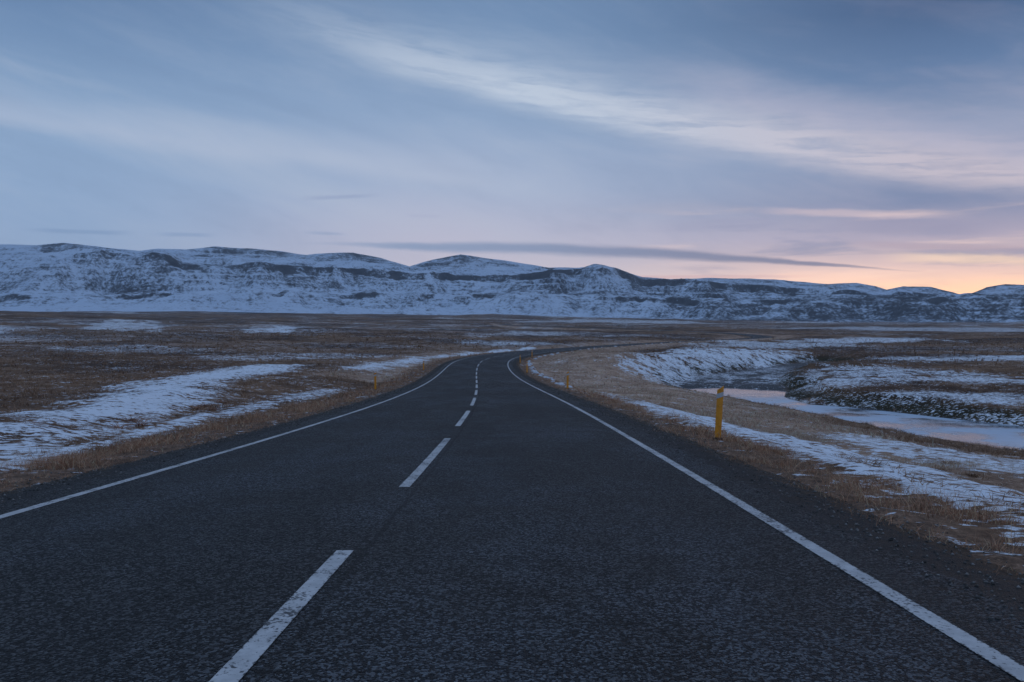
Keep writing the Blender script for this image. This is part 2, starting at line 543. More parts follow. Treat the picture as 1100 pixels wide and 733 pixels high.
# ------------------------------------------------------------------ snow patches of the ground (outlines measured in the photograph, laid out in plan)
SNOWP = [  # (weight, feather m, outline)
    (1.0, 1.4, [(-200, 470), (0, 450), (60, 441), (105, 428), (140, 414), (190, 405), (240, 397), (285, 391), (322, 392), (308, 400), (262, 407), (240, 410), (226, 422), (216, 434), (203, 442), (165, 449), (135, 455), (60, 472), (0, 482), (-200, 515)]),
    (.66, .9, [(-200, 492), (0, 468), (90, 458), (150, 454), (180, 455), (110, 470), (60, 486), (0, 500), (-200, 530)]),
    (.80, .8, [(150, 463), (190, 450), (240, 440), (290, 430), (335, 419), (372, 417), (350, 425), (300, 437), (240, 452), (190, 464), (120, 480), (60, 492), (60, 486), (110, 473)]),
    (.78, .6, [(0, 500), (60, 492), (50, 505), (0, 516), (-200, 560), (-200, 535)]),
    (.9, 1.5, [(368, 394), (400, 390), (440, 386), (462, 387), (430, 394), (400, 399), (372, 397)]),
    (.46, 1.5, [(200, 384), (300, 379), (420, 381), (440, 384), (300, 387), (200, 389)]),
    (.95, 1.2, [(440, 384), (500, 379.5), (545, 376.6), (572, 374.4), (572, 375.3), (545, 377.6), (500, 382), (462, 385.5)]),
    (.42, 3., [(30, 374), (150, 370), (260, 377), (180, 380), (60, 378)]),
    (.8, 4., [(265, 353), (290, 350), (328, 352), (320, 357), (275, 357)]),
    (.7, 4., [(80, 347), (130, 343), (178, 348), (160, 356), (95, 355)]),
    (.7, 5., [(-200, 352), (0, 350), (30, 352), (20, 358), (-200, 360)]),
    # right of the road
    (.80, .6, [(665, 432), (690, 432), (730, 442), (780, 455), (830, 466), (900, 482), (980, 502), (1060, 524), (1180, 560), (1300, 610), (1300, 680), (1180, 610), (1100, 572), (1040, 553), (985, 534), (920, 515), (850, 493), (790, 471), (730, 455), (690, 442)]),
    (.66, .8, [(850, 466), (930, 468), (1000, 482), (1100, 496), (1250, 520), (1250, 545), (1100, 512), (1000, 500), (920, 482)]),
    (.62, .5, [(640, 420), (668, 426), (690, 432), (672, 434), (645, 426)]),
    # cut bank
    (.92, 2., [(690, 379), (740, 374), (800, 374), (868, 379), (865, 386), (840, 392), (795, 398), (752, 403), (742, 415), (705, 412), (668, 396), (655, 387)]),
    (.55, 2., [(760, 402), (850, 392), (858, 400), (840, 412), (770, 414), (748, 412)]),
    # shelves beyond the stream
    (.72, 2., [(868, 398), (900, 391), (960, 392), (1000, 398), (1100, 404), (1300, 412), (1300, 424), (1100, 414), (1000, 410), (930, 414), (880, 420), (850, 420), (852, 412)]),
    (.66, 1.5, [(920, 422), (1000, 420), (1100, 424), (1300, 432), (1300, 444), (1100, 436), (1000, 432), (930, 430)]),
    (.7, 1., [(850, 428), (900, 434), (890, 438), (850, 433)]),
    (.6, 1., [(1000, 440), (1100, 446), (1300, 460), (1300, 470), (1100, 456), (1010, 447)]),
    (.66, 4., [(755, 375), (762, 366), (900, 369), (940, 372), (860, 374)]),
    (.7, 4., [(930, 385), (1100, 382), (1300, 386), (1300, 390), (1100, 388), (950, 389)]),
    (.75, 5., [(820, 366), (900, 362), (1000, 364), (1040, 367), (930, 369)]),
    (.58, 8., [(555, 346), (610, 343), (700, 344.5), (800, 348), (720, 348), (620, 347)]),
    (.55, 8., [(500, 358), (560, 356), (640, 357.5), (590, 361), (510, 361)]),
    (.7, 8., [(490, 368), (560, 367), (600, 370), (540, 372)]),
    (.55, 9., [(830, 353), (940, 351), (1100, 353), (1300, 354), (1300, 357), (1100, 356.5), (950, 355.5)]),
]
patches = []
for w_, fe, out in SNOWP:
    # densify so that straight picture edges stay where they are over uneven ground
    q = []
    for (x0, y0), (x1, y1) in zip(out, out[1:] + out[:1]):
        q += [hit(x0, y0), hit((x0 + x1) / 2, (y0 + y1) / 2)]
    patches.append((w_, fe, np.array(q)))


def surface_masks(X, Y, lat, s, fd):
    n = len(X)
    P = np.stack([X, Y], 1)
    R = np.hypot(X, Y)
    snow = np.zeros(n)
    # patchy old snow over the far plain, more of it with distance
    pn = fbm(X / 95, Y / 38, 4, 101)
    pn2 = fbm(X / 300, Y / 120, 3, 120)
    far = smooth(40, 260, R)
    pn3 = fbm(X / 620, Y / 420, 4, 127)
    vf = smooth(250, 1200, R)
    snow += far * np.clip(.08 + .40 * pn * (1 - .5 * vf) + .22 * pn2 + .30 * pn3 * vf + .07 * smooth(0, 25, np.degrees(np.arctan2(X, Y))) * vf, -.25, .62)
    bx_, by_ = X * .91 - Y * .41, X * .41 + Y * .91
    gully = np.abs(fbm(bx_ / 4.5, by_ / 1.0, 4, 161)) - .18 * fbm(X / 7, Y / 7, 2, 163)
    bank = ((X > 8) & (X < 60) & (Y > 78) & (Y < 170)).astype(float)
    snow += (1 - far) * np.clip(.02 + .22 * fbm(X / 9, Y / 6, 3, 107), -.2, .3)
    wob = fbm(X / 2.6, Y / 2.6, 3, 131)
    azr, lgr = np.arctan2(X, Y), np.log(R + 1)
    lp, lp2 = fbm(azr * 30, lgr * 7, 4, 171), fbm(azr * 160, lgr * 34, 3, 181)
    snow += smooth(120, 500, R) * (.16 * lp + .14 * lp2)
    for w_, fe, poly in patches:
        lo, hi = poly.min(0) - 3 * fe, poly.max(0) + 3 * fe
        m = (X > lo[0]) & (X < hi[0]) & (Y > lo[1]) & (Y < hi[1])
        if not m.any():
            continue
        d, _ = poly_sd(P[m], poly)
        rm = R[m]
        d = d + wob[m] * fe * .9 + smooth(60, 200, rm) * rm * (.030 * lp[m] + .012 * lp2[m])
        fe = fe + .01 * rm
        snow[m] = np.maximum(snow[m], .86 * w_ * smooth(fe, -fe, d) + .10 * wob[m])
    snow -= bank * smooth(.2, .0, gully) * .6
    ad = np.abs(lat)
    vn = fbm(X / 1.8, Y / 1.8, 3, 141)
    vw = np.where(lat > 0, 5.2, 6.8)
    verge = smooth(vw + .7, vw - .5, ad + vn * .7) * (lat > -60)
    snow = np.where(ad < 60, snow * smooth(4.6, np.where(lat > 0, 5.5, 6.2), ad + vn * .5), snow)
    # tan grass inside the bend
    pale = np.exp(-((X - 9) / 9) ** 4 - ((Y - 72) / 46) ** 4) * smooth(-1, 3, fd)
    pale = np.maximum(pale, .55 * smooth(5, 9, lat) * smooth(22, 12, lat) * (lat < 50) * smooth(60, 40, R))
    pale = np.clip(pale + .35 * fbm(X / 14, Y / 14, 3, 151) * (pale > .05), 0, 1)
    pale = np.maximum(pale, .8 * smooth(16, 8, ad) * (s > 60))
    moss = smooth(-.3, .5, fd) * smooth(4.5, 1.2, fd) * (X > 16)
    moss = np.where((lat > 0) & (X < 30) & (Y < 70) & (X < 26 + (60 - Y) * .0), moss * .25, moss)
    gravel = smooth(.6, -.4, fd)
    return snow, verge, pale, moss * .95, gravel


# ------------------------------------------------------------------ ground sheet
def azimuths():
    a = list(np.arange(-44, 44.001, .16))
    a += list(np.arange(44.6, 70, .8)) + list(np.arange(70, 290, 3.0)) + list(np.arange(290, 316, .8))
    return np.radians(np.array(a))


AZ = azimuths()
RR = np.concatenate([[.02], np.exp(np.linspace(math.log(.8), math.log(10300), 900))])
Rg, Ag = np.meshgrid(RR, AZ, indexing='ij')
Xg, Yg = Rg * np.sin(Ag), Rg * np.cos(Ag)
Zg, Lg, Sg, Fg = height(Xg, Yg, True)
sn, ve, pa, mo, gr = surface_masks(Xg.ravel(), Yg.ravel(), Lg.ravel(), Sg.ravel(), Fg.ravel())
Zg = Zg + .09 * (smooth(.25, .75, sn) * smooth(160, 60, Rg.ravel())).reshape(Zg.shape)
ground = mesh_np('ground', np.stack([Xg.ravel(), Yg.ravel(), Zg.ravel()], 1), grid_faces(len(RR), len(AZ), True)[:, ::-1], m_ground,
                 attrs={'snow': sn, 'verge': ve, 'pale': pa, 'moss': mo, 'gravel': gr})
tag(ground, 'brown heath plain with patches of old snow stretching to the mountains', 'ground', kind='structure')

# ------------------------------------------------------------------ road
s_r = np.concatenate([np.arange(-60, 150, .5), np.arange(150, 780, 1.5)])
cross = np.array([(-5.3, -.52), (-4.9, -.34), (-4.5, -.17), (-4.1, -.1), (-3.7, -.062), (-3.0, -.045), (-2., -.028), (-1., -.012), (0, 0), (1., -.012), (2., -.028), (3.0, -.045), (3.7, -.062), (4.1, -.1), (4.5, -.17), (4.9, -.34), (5.3, -.52)])


def crown(l):
    return np.interp(l, cross[:, 0], cross[:, 1])


def road_strip(s, lats, dz):
    S, L = np.meshgrid(s, lats, indexing='ij')
    x, y, z = at_road(S, L)
    return np.stack([x.ravel(), y.ravel(), (z + crown(L) + dz).ravel()], 1), S.ravel(), L.ravel()


V, S, L = road_strip(s_r, cross[:, 0], 0)
road = mesh_np('road', V, grid_faces(len(s_r), len(cross))[:, ::-1], m_road, attrs={'lat': L, 'along': S})
tag(road, 'dark two-lane asphalt road running downhill and bending right', 'road', kind='structure')
for side in (-1, 1):
    ss_ = np.concatenate([np.arange(-40, 150, .4), np.arange(150, 500, 1.5)])
    V, S, L = road_strip(ss_, np.array([side * 3.15 - .058, side * 3.15, side * 3.15 + .058]), .004)
    o = mesh_np('edge_line', V, grid_faces(len(ss_), 3)[:, ::-1], m_paint, road, attrs={'u': (np.abs(L) - 3.15) / .058})
for i in range(-4, 30):
    a = 7.9 + 8.2 * (i - 1)
    ss_ = np.linspace(a, a + 5.45, 14)
    V, S, L = road_strip(ss_, np.array([-.056, 0, .056]), .004)
    mesh_np('centre_line_dash', V, grid_faces(len(ss_), 3)[:, ::-1], m_paint, road, attrs={'u': L / .06})

# ------------------------------------------------------------------ river
rp = np.array(RIVER)
cen = rp.mean(0)
me = bpy.data.meshes.new('river')
# a water sheet a little wider than the channel; the banks rise through it
ext = []
for i in range(len(rp)):
    a, b, c_ = rp[i - 1], rp[i], rp[(i + 1) % len(rp)]
    t = (c_ - a) / np.linalg.norm(c_ - a)
    nrm = np.array([t[1], -t[0]])
    q = b + nrm * 1.6
    if inside(q[None], rp)[0]:
        q = b - nrm * 1.6
    ext.append((q[0], q[1], WATER))
me.from_pydata(ext, [], [tuple(range(len(ext)))])
me.materials.append(m_water)
river = bpy.data.objects.new('river', me)
COL.objects.link(river)
tag(river, 'pale half-frozen stream curving below the road on the right', 'river', kind='structure')

# ------------------------------------------------------------------ mountains
MX = np.array([-700, -300, 0, 40, 70, 100, 120, 150, 170, 200, 230, 270, 300, 330, 350, 380, 410, 440, 465, 495, 530, 560, 590, 620, 640, 660, 690, 720, 760, 800, 850, 890, 920, 940, 952, 970, 1000, 1020, 1036, 1060, 1080, 1100, 1200, 1400, 1800], float)
MY = np.array([268, 258, 262, 264, 262, 266, 268, 271, 269, 270, 265, 267, 269.5, 275, 273, 271, 276, 286, 279, 274, 279, 284, 288, 287, 285.5, 288, 298, 300, 298, 299, 302, 305, 304, 307, 311, 307, 308, 313, 318, 309, 306, 307, 303, 309, 315], float)
FX = np.array([-700, -300, 0, 30, 58, 80, 110, 130, 150, 165, 180, 196, 230, 300, 350, 400, 450, 520, 580, 610, 640, 660, 690, 740, 800, 860, 930, 1000, 1100, 1400, 1800], float)
FY = np.array([285, 290, 292, 288, 282, 274, 267.5, 271, 277, 271.5, 275.5, 283, 285, 286.5, 288, 290, 293, 295, 294, 290, 286, 289, 299, 302, 304, 309, 314, 317, 316, 318, 320], float)
BX = np.array([-700, 0, 200, 400, 600, 800, 1100, 1800], float)
BY = np.array([335, 334, 332, 336, 343.5, 347, 350.5, 351], float)
LX = np.array([-700, 0, 300, 500, 700, 800, 950, 1100, 1800], float)      # lower terrace
LY = np.array([322, 320, 316, 318, 322, 325, 322, 321, 324], float)
azm = np.concatenate([np.radians(np.arange(-58, -37, .35)), np.radians(np.arange(-37, 37, .055)), np.radians(np.arange(37, 58.1, .35))])
Rm = np.concatenate([np.linspace(4300, 6500, 170), np.linspace(6520, 9800, 110)])
RG, AG = np.meshgrid(Rm, azm, indexing='ij')
xp = CX + F * np.tan(np.clip(AG, -1.05, 1.05))
cosA = np.cos(AG)


def zof(tabx, taby, R0):
    y_ = np.interp(xp, tabx, taby)
    return CAMZ + (HY - y_) / F * R0 * cosA


wr = 260 * fbm(AG * 9, RG / 3000, 3, 301)          # ridges wander towards and away
clf = 7.5 * smooth(-.5, .5, fbm(AG * 22, RG * 0 + 1.3, 3, 303) + .25) + 2
lcl = 5.5 * smooth(-.2, .5, fbm(AG * 17, RG * 0 + 7.3, 3, 304)) + .6
zc = lambda tx, ty, R0, off: zof(tx, ty, R0) - off / F * R0 * cosA
rings = [(4300, zof(BX, BY + 2.5, 4300)), (4700, zof(BX, BY - 3, 4700)), (5060, zc(LX, LY, 5060, lcl)), (5130, zof(LX, LY, 5130)), (5350, zof(LX, LY - 1.5, 5350)), (5690, zc(FX, FY, 5690, clf)), (5775, zc(FX, FY, 5775, .9)), (5900, zof(FX, FY, 5900))]
back5 = rings[-1][1]
rear = zof(MX, MY, 8000)
rings += [(6400, back5 * .97), (7000, back5 * .5 + rear * .5 - 25), (8000, rear), (8500, rear - 60), (9800, rear * .5)]
Rw = RG + wr * smooth(4400, 5000, RG) * smooth(9500, 8600, RG)
ZM = rings[0][1].copy()
for (r0, z0), (r1, z1) in zip(rings, rings[1:]):
    t = np.clip((Rw - r0) / (r1 - r0), 0, 1)
    t = t * t * (3 - 2 * t) * .55 + t * .45
    ZM = np.where(Rw >= r0, z0 + (z1 - z0) * t, ZM)
XM, YM = RG * np.sin(AG), RG * np.cos(AG)
up = smooth(4350, 4900, RG)
warp_ = fbm(XM / 800, YM / 800, 3, 305)
gul = ridged(AG * 5200 / 260 + warp_ * .9, RG / 900, 4, 311)
rough = fbm(XM / 330, YM / 330, 5, 321)
crest = 1 - .93 * np.exp(-((Rw - 8000) / 420) ** 2) - .6 * np.exp(-((Rw - 5900) / 130) ** 2)
ZM = ZM + up * crest * (11 * gul + 17 * rough)
# lava benches: broken steps on the upper front slope
per = 48.0
tq = ZM / per + .9 * fbm(XM / 1500, YM / 1500, 3, 331)
fr = tq - np.floor(tq)
stp = np.floor(tq) + smooth(.5, .8, fr)
amt = .55 * smooth(5150, 5600, Rw) * smooth(8200, 7300, Rw) * smooth(-.05, .55, fbm(XM / 600, YM / 600, 3, 341))
ZM = ZM + (stp - tq) * per * amt
ZM = ZM + up * crest * 4 * fbm(XM / 55, YM / 55, 3, 351)
ends = smooth(58, 47, np.abs(np.degrees(AG)))
low_ = rings[0][1] - 30
ZM = low_ + (ZM - low_) * ends
dzr = np.gradient(ZM, axis=0) / np.gradient(RG, axis=0)
dza = np.gradient(ZM, axis=1) / (RG * np.gradient(AG, axis=1))
slope = np.hypot(dzr, dza)
patch = fbm(XM / 420 + warp_, YM / 420, 5, 361)
rk = .13 + smooth(.2, .7, slope) * .22 + .22 * patch + .07 * smooth(500, 760, xp)
rim = smooth(.0, .5, .25 + fbm(AG * 26, RG / 1500, 3, 371))
rk += smooth(5670, 5700, Rw) * smooth(5810, 5770, Rw) * (.0 + .40 * rim) * smooth(1.5, 7, clf)      # cliff line under the plateau rim
rk += smooth(5040, 5065, Rw) * smooth(5150, 5130, Rw) * .34 * smooth(1.5, 5, lcl)
strk = ridged(AG * 5600 / 42 + warp_ * 2, RG / 500, 3, 377)
rk += .07 * strk * smooth(5200, 5450, Rw) * smooth(5720, 5680, Rw) + .10 * strk * smooth(7000, 7500, Rw) * smooth(8050, 7950, Rw)


def blob(x0, r0, wx, wr_, a):
    return a * np.exp(-((xp - x0) / wx) ** 2 - ((Rw - r0) / wr_) ** 2)


rk += blob(112, 5820, 45, 120, .12) + blob(172, 5850, 22, 100, .10) + blob(235, 5740, 75, 70, .22) + blob(345, 5750, 60, 60, .18)
rk += blob(140, 5400, 28, 90, .16) + blob(185, 5330, 22, 80, .2) + blob(640, 5830, 50, 110, .22) + blob(560, 5700, 110, 60, .14)
rk += (blob(250, 7700, 38, 480, .29) + blob(296, 7750, 18, 420, .27) + blob(382, 7650, 32, 520, .29) + blob(490, 7650, 30, 560, .31) + blob(70, 7750, 28, 400, .3)) * (.75 + .6 * strk)
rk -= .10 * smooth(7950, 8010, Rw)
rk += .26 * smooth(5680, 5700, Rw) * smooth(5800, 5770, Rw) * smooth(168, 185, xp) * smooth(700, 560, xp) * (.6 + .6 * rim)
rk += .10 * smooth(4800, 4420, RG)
rk += blob(800, 5800, 70, 60, .12) + blob(990, 7900, 45, 200, .3) + blob(1075, 7850, 60, 250, .2)
rk += .20 * smooth(640, 860, xp) * smooth(5750, 5100, RG) * smooth(4380, 4480, RG)   # dark heath on the lower right slopes
rk += .14 * np.exp(-((Rw - 5120) / 170) ** 2) * smooth(220, 480, xp)
rk -= .07 * smooth(5000, 4450, RG) * smooth(760, 420, xp)
zpx = (ZM - zof(BX, BY, RG)) / 8.0
stra = fbm(AG * 26, zpx / 1.6 + .5 * patch, 4, 391)
rk += .26 * stra * smooth(4500, 5000, RG)
rk += .05
rk -= .06 * smooth(120, 20, xp)
rk += .07 * smooth(560, 760, xp)
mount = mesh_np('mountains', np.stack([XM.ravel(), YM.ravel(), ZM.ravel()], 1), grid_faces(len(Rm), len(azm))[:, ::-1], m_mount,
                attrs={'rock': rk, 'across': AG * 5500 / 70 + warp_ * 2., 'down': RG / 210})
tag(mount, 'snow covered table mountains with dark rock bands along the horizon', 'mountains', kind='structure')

# ------------------------------------------------------------------ marker posts
def post_mesh():
    """hollow-backed delineator: shallow V section with a slanted top, bevelled edges"""
    w, d = .058, .034
    sec = [(-w, .010), (-w + .006, 0), (-.018, -.012), (0, -.016), (.018, -.012), (w - .006, 0), (w, .010), (w - .008, d), (w - .020, d + .002), (.012, .012), (-.012, .012), (-w + .020, d + .002), (-w + .008, d)]
    lev = [-.25, 0, .3, .6, .78, .90]
    V = []
    for i, h in enumerate(lev):
        for (x, y) in sec:
            z = h
            if i == len(lev) - 1:
                z = h + (x + w) / (2 * w) * .085
            V.append((x, y, z))
    n = len(sec)
    Fq = []
    for i in range(len(lev) - 1):
        for j in range(n):
            Fq.append((i * n + j, i * n + (j + 1) % n, (i + 1) * n + (j + 1) % n, (i + 1) * n + j))
    top = [(len(lev) - 1) * n + j for j in range(n)]
    me = bpy.data.meshes.new('post')
    me.from_pydata(V, [], Fq + [tuple(top), tuple(reversed(range(n)))])
    me.materials.append(m_yellow)
    return me


def band_mesh():
    w = .0615
    sec = [(-w, .014), (-w + .005, -.003), (-.018, -.0155), (0, -.0195), (.018, -.0155), (w - .005, -.003), (w, .014)]
    V, Fq = [], []
    for k_ in range(2):
        for off in (0, .0025):
            for (x, y) in sec:
                V.append((x, y + off, .745 + k_ * .085 + (x + w) / (2 * w) * .05))
    n = len(sec)
    for j in range(n - 1):
        Fq += [(j, j + 1, 2 * n + j + 1, 2 * n + j), (n + j + 1, n + j, 3 * n + j, 3 * n + j + 1), (j + 1, j, n + j, n + j + 1), (2 * n + j, 2 * n + j + 1, 3 * n + j + 1, 3 * n + j)]
    Fq += [(0, 2 * n, 3 * n, n), (n - 1, 2 * n - 1, 4 * n - 1, 3 * n - 1)]
    me = bpy.data.meshes.new('reflector_band')
    me.from_pydata(V, [], Fq)
    me.materials.append(m_refl)
    return me


def socket_mesh():
    V, Fq = [], []
    prof = [(.085, -.1), (.085, .02), (.075, .035), (.055, .04)]
    for r, z in prof:
        for k_ in range(14):
            a = 2 * math.pi * k_ / 14
            V.append((r * math.cos(a), .012 + .62 * r * math.sin(a), z))
    for i in range(len(prof) - 1):
        for k_ in range(14):
            Fq.append((i * 14 + k_, i * 14 + (k_ + 1) % 14, (i + 1) * 14 + (k_ + 1) % 14, (i + 1) * 14 + k_))
    me = bpy.data.meshes.new('base_socket')
    me.from_pydata(V, [], Fq)
    me.materials.append(m_dark)
    return me


POSTS = [((3.75, 14.5), 3.0, 'large leaning yellow marker post on the right verge, nearest, stream behind it'),
         ((3.05, 43.7), .6, 'yellow marker post on the right verge where the row of snow clumps begins'),
         ((1.35, 71.5), 0, 'small orange marker post on the inside of the bend beside the near snow clumps'),
         ((.95, 92), -1, 'tiny marker post close to the asphalt at the apex of the right bend'),
         ((2.75, 109.5), 0, 'farthest tiny marker post on the right verge where the road turns out of sight'),
         ((-7.5, 43.7), -.5, 'yellow marker post with white reflector in brown grass left of the road'),
         ((-8.55, 77), .8, 'small yellow marker post on the left verge farther on toward the bend')]
first = None
for i, ((x, y), lean, lab) in enumerate(POSTS):
    z = float(height(np.array([x]), np.array([y]))[0])
    if first is None:
        r_ = bpy.data.objects.new('marker_post', None)
        COL.objects.link(r_)
        kids = []
        for me in (post_mesh(), band_mesh(), socket_mesh()):
            o = bpy.data.objects.new(me.name, me)
            COL.objects.link(o)
            o.parent = r_
            kids.append(o)
        first = r_
    else:
        r_ = first.copy()
        COL.objects.link(r_)
        for o in list(first.children):
            c_ = o.copy()
            COL.objects.link(c_)
            c_.parent = r_
    r_.location = (x, y, z)
    r_.rotation_euler = (0, rad(lean), rad((-6, -4, -2, 4, 8, -5, -3)[i]))
    tag(r_, lab, 'marker post', 'yellow marker posts along the road')

# ------------------------------------------------------------------ row of snow clumps along the inner verge
def clump_mesh(seed):
    rg = np.random.default_rng(seed)
    nu, nv = 14, 8
    V, Fq = [], []
    for i in range(nv):
        ph = math.pi * .55 * i / (nv - 1)
        for j in range(nu):
            th = 2 * math.pi * j / nu
            x, y, z = math.sin(ph) * math.cos(th), math.sin(ph) * math.sin(th), math.cos(ph)
            q = 1 + .32 * float(perlin(np.array([x * 1.6 + seed * 3.3]), np.array([y * 1.6 + z * 1.3]), seed)[0]) + .12 * float(perlin(np.array([x * 4 + 9]), np.array([y * 4 + z * 4 + seed]), seed + 3)[0])
            V.append((x * q, y * q, z * q))
    for i in range(nv - 1):
        for j in range(nu):
            Fq.append((i * nu + j, (i + 1) * nu + j, (i + 1) * nu + (j + 1) % nu, i * nu + (j + 1) % nu))
    me = bpy.data.meshes.new('snow_clump')
    me.from_pydata(V, [], Fq)
    me.materials.append(m_clump)
    me.polygons.foreach_set('use_smooth', [True] * len(me.polygons))
    return me


cm = [clump_mesh(k_) for k_ in range(6)]
s_c = 47.0
while s_c < 262:
    lat_ = 5.55 + random.uniform(-.25, .25)
    x, y, _z = at_road(np.array([s_c]), np.array([lat_]))
    z = float(height(x, y)[0])
    o = bpy.data.objects.new('snow_clump', random.choice(cm))
    COL.objects.link(o)
    sz = random.uniform(.16, .32) * (1.0 if s_c < 130 else .85)
    o.scale = (sz * random.uniform(1.0, 1.3), sz * random.uniform(1.3, 2.6), sz * random.uniform(.5, .8))
    o.location = (float(x[0]), float(y[0]), z - .02)
    ang = math.atan2(np.interp(s_c, RS, RT[:, 1]), np.interp(s_c, RS, RT[:, 0])) - math.pi / 2
    o.rotation_euler = (0, 0, ang + random.uniform(-.3, .3))
    tag(o, 'small white snow clump in the row along the inside verge of the bend', 'snow clump', 'snow clumps along the inside verge of the bend')
    s_c += random.uniform(1.9, 3.9) * (1 if s_c < 95 else 1.6)

# ------------------------------------------------------------------ dry grass
TINTS = {'tawny': [(.50, .285, .175), (.40, .212, .128), (.58, .365, .24), (.27, .14, .088)],
         'pale': [(.58, .41, .30), (.46, .31, .22), (.34, .22, .155), (.66, .49, .37)],
         'heath': [(.24, .145, .09), (.17, .095, .062), (.30, .19, .125), (.35, .23, .15)],
         'rust': [(.34, .18, .12), (.25, .13, .09), (.40, .235, .16)]}


def blades(X, Y, Z, h, w, tint, lean=.85, groupdir=None):
    """one curved three-segment blade per point -> verts, quads, colours"""
    n = len(X)
    a = RNG.uniform(0, 2 * math.pi, n)
    fa = RNG.uniform(0, 2 * math.pi, n)
    ln = np.abs(RNG.normal(lean, .4, n))
    dx, dy = np.cos(a) * ln * h, np.sin(a) * ln * h
    wx, wy = np.cos(fa) * w * .5, np.sin(fa) * w * .5
    rows = []
    for t, ww in ((0, 1.), (.5, .8), (1., .15)):
        px, py, pz = X + dx * t * t, Y + dy * t * t, Z - .02 + h * t * (1 - .22 * t * np.minimum(ln, 1.2))
        rows.append(np.stack([px - wx * ww, py - wy * ww, pz], 1))
        rows.append(np.stack([px + wx * ww, py + wy * ww, pz], 1))
    V = np.stack(rows, 1).reshape(-1, 3)
    b = np.arange(n)[:, None] * 6
    Fq = np.concatenate([b + np.array([0, 1, 3, 2]), b + np.array([2, 3, 5, 4])], 0)
    return V, Fq, np.repeat(tint, 6, 0)


def tint_of(kind, n):
    T = np.array(TINTS[kind])
    return np.clip(T[RNG.integers(0, len(T), n)] * RNG.uniform(.5, 1.5, (n, 1)), 0, .6)


def tufted(n_tufts, per, X, Y, spread):
    """spread each tuft centre into several blades"""
    i = np.repeat(np.arange(len(X)), per)
    r = np.abs(RNG.normal(0, 1, len(i))) * np.repeat(spread, per)
    a = RNG.uniform(0, 2 * math.pi, len(i))
    return X[i] + r * np.cos(a), Y[i] + r * np.sin(a), i


def scatter_verge():
    out = []
    for side in (-1, 1):
        s0, nt = [], 0
        for (sa_, sb, dens, per, hw) in ((2.5, 14, 120, 12, .004), (14, 32, 55, 9, .0075), (32, 60, 13, 8, .016), (60, 115, 6, 7, .03), (115, 260, 2.2, 6, .06)):
            width = 2.1 if side > 0 else 3.2
            n = int((sb - sa_) * width * dens)
            s = RNG.uniform(sa_, sb, n)
            l = side * (3.95 + width * RNG.beta(1.3, 1.4, n))
            x, y, _ = at_road(s, l)
            cl_ = fbm(x / .9, y / .9, 2, 201)
            edge_ = np.abs(l) - 3.95
            keep = RNG.uniform(0, 1, n) < np.clip(.55 + cl_ * .9, .08, 1) * np.clip(.06 + edge_ * .9, .05, 1)
            x, y, l = x[keep], y[keep], l[keep]
            hh = RNG.uniform(.07, .20, len(x)) * np.clip(.85 + .9 * fbm(x / 1.4, y / 1.4, 2, 207), .4, 1.6) * np.clip(.55 + (np.abs(l) - 4.25) * .5, .45, 1.15)
            bx, by, i = tufted(len(x), per, x, y, np.full(len(x), .07 + hw * 1.5))
            out.append((bx, by, hh[i] * RNG.uniform(.6, 1.25, len(i)), hw * RNG.uniform(.7, 1.4, len(i)), 'tawny'))
    return out


def field_points(n, r0, r1, a0=-36, a1=36):
    r = np.sqrt(RNG.uniform(r0 * r0, r1 * r1, n))
    a = np.radians(RNG.uniform(a0, a1, n))
    return r * np.sin(a), r * np.cos(a)


def scatter_field():
    out = []
    for (n, r0, r1, per, hw, h0, h1) in ((15000, 6, 26, 10, .006, .07, .20), (17000, 26, 60, 8, .014, .08, .24), (15000, 60, 130, 7, .032, .10, .28), (12000, 130, 320, 6, .09, .2, .5)):
        x, y = field_points(n, r0, r1)
        z, lt, s, fd = height(x, y, True)
        snow, verge, pale, moss, grav_ = surface_masks(x, y, lt, s, fd)
        cl_ = fbm(x / 2.2, y / 2.2, 3, 211)
        prob = np.clip(.75 + .8 * cl_, .05, 1) * np.where(snow > .45, np.clip(.36 + .8 * cl_, .10, .85), 1.)
        keep = (np.abs(lt) > 6.2) & (fd > .5) & (RNG.uniform(0, 1, n) < prob)
        x, y, pl = x[keep], y[keep], pale[keep]
        sn_ = snow[keep]
        hh = RNG.uniform(h0, h1, len(x)) * np.where(sn_ > .45, .65, 1) * np.clip(.8 + 1.0 * cl_[keep], .45, 1.7)
        bx, by, i = tufted(len(x), per, x, y, np.full(len(x), .09 + hw))
        isp = (pl[i] > .4)
        hgt_, wid = hh[i] * RNG.uniform(.5, 1.2, len(i)), hw * RNG.uniform(.7, 1.4, len(i))
        out.append((bx[isp], by[isp], hgt_[isp], wid[isp], 'pale'))
        out.append((bx[~isp], by[~isp], hgt_[~isp], wid[~isp], 'heath'))
    return out


def build_grass(name, sets, label):
    Vs, Fs, Cs, off = [], [], [], 0
    for bx, by, h, w, kind in sets:
        if not len(bx):
            continue
        z, lt, s, fd = height(bx, by, True)
        ok = (np.abs(lt) > 3.85) & (fd > .3)
        z = np.where(np.abs(lt) < 4.4, np.maximum(z, np.interp(s, RS, RZ) + np.interp(np.abs(lt), cross[8:, 0], cross[8:, 1])), z)
        bx, by, z, h, w = bx[ok], by[ok], z[ok], h[ok], w[ok]
        V, Fq, C = blades(bx, by, z, h, w, tint_of(kind, len(bx)))
        Vs.append(V)
        Fs.append(Fq + off)
        Cs.append(C)
        off += len(V)
    o = mesh_np(name, np.vstack(Vs), np.vstack(Fs), m_grass, cols={'tint': np.vstack(Cs)}, shade=False)
    return tag(o, label, 'grass', kind='stuff')


build_grass('verge_grass', scatter_verge(), 'tawny dry grass growing in strips along both road edges')
build_grass('heath_grass', scatter_field(), 'brown winter grass scattered over the heath on both sides of the road')

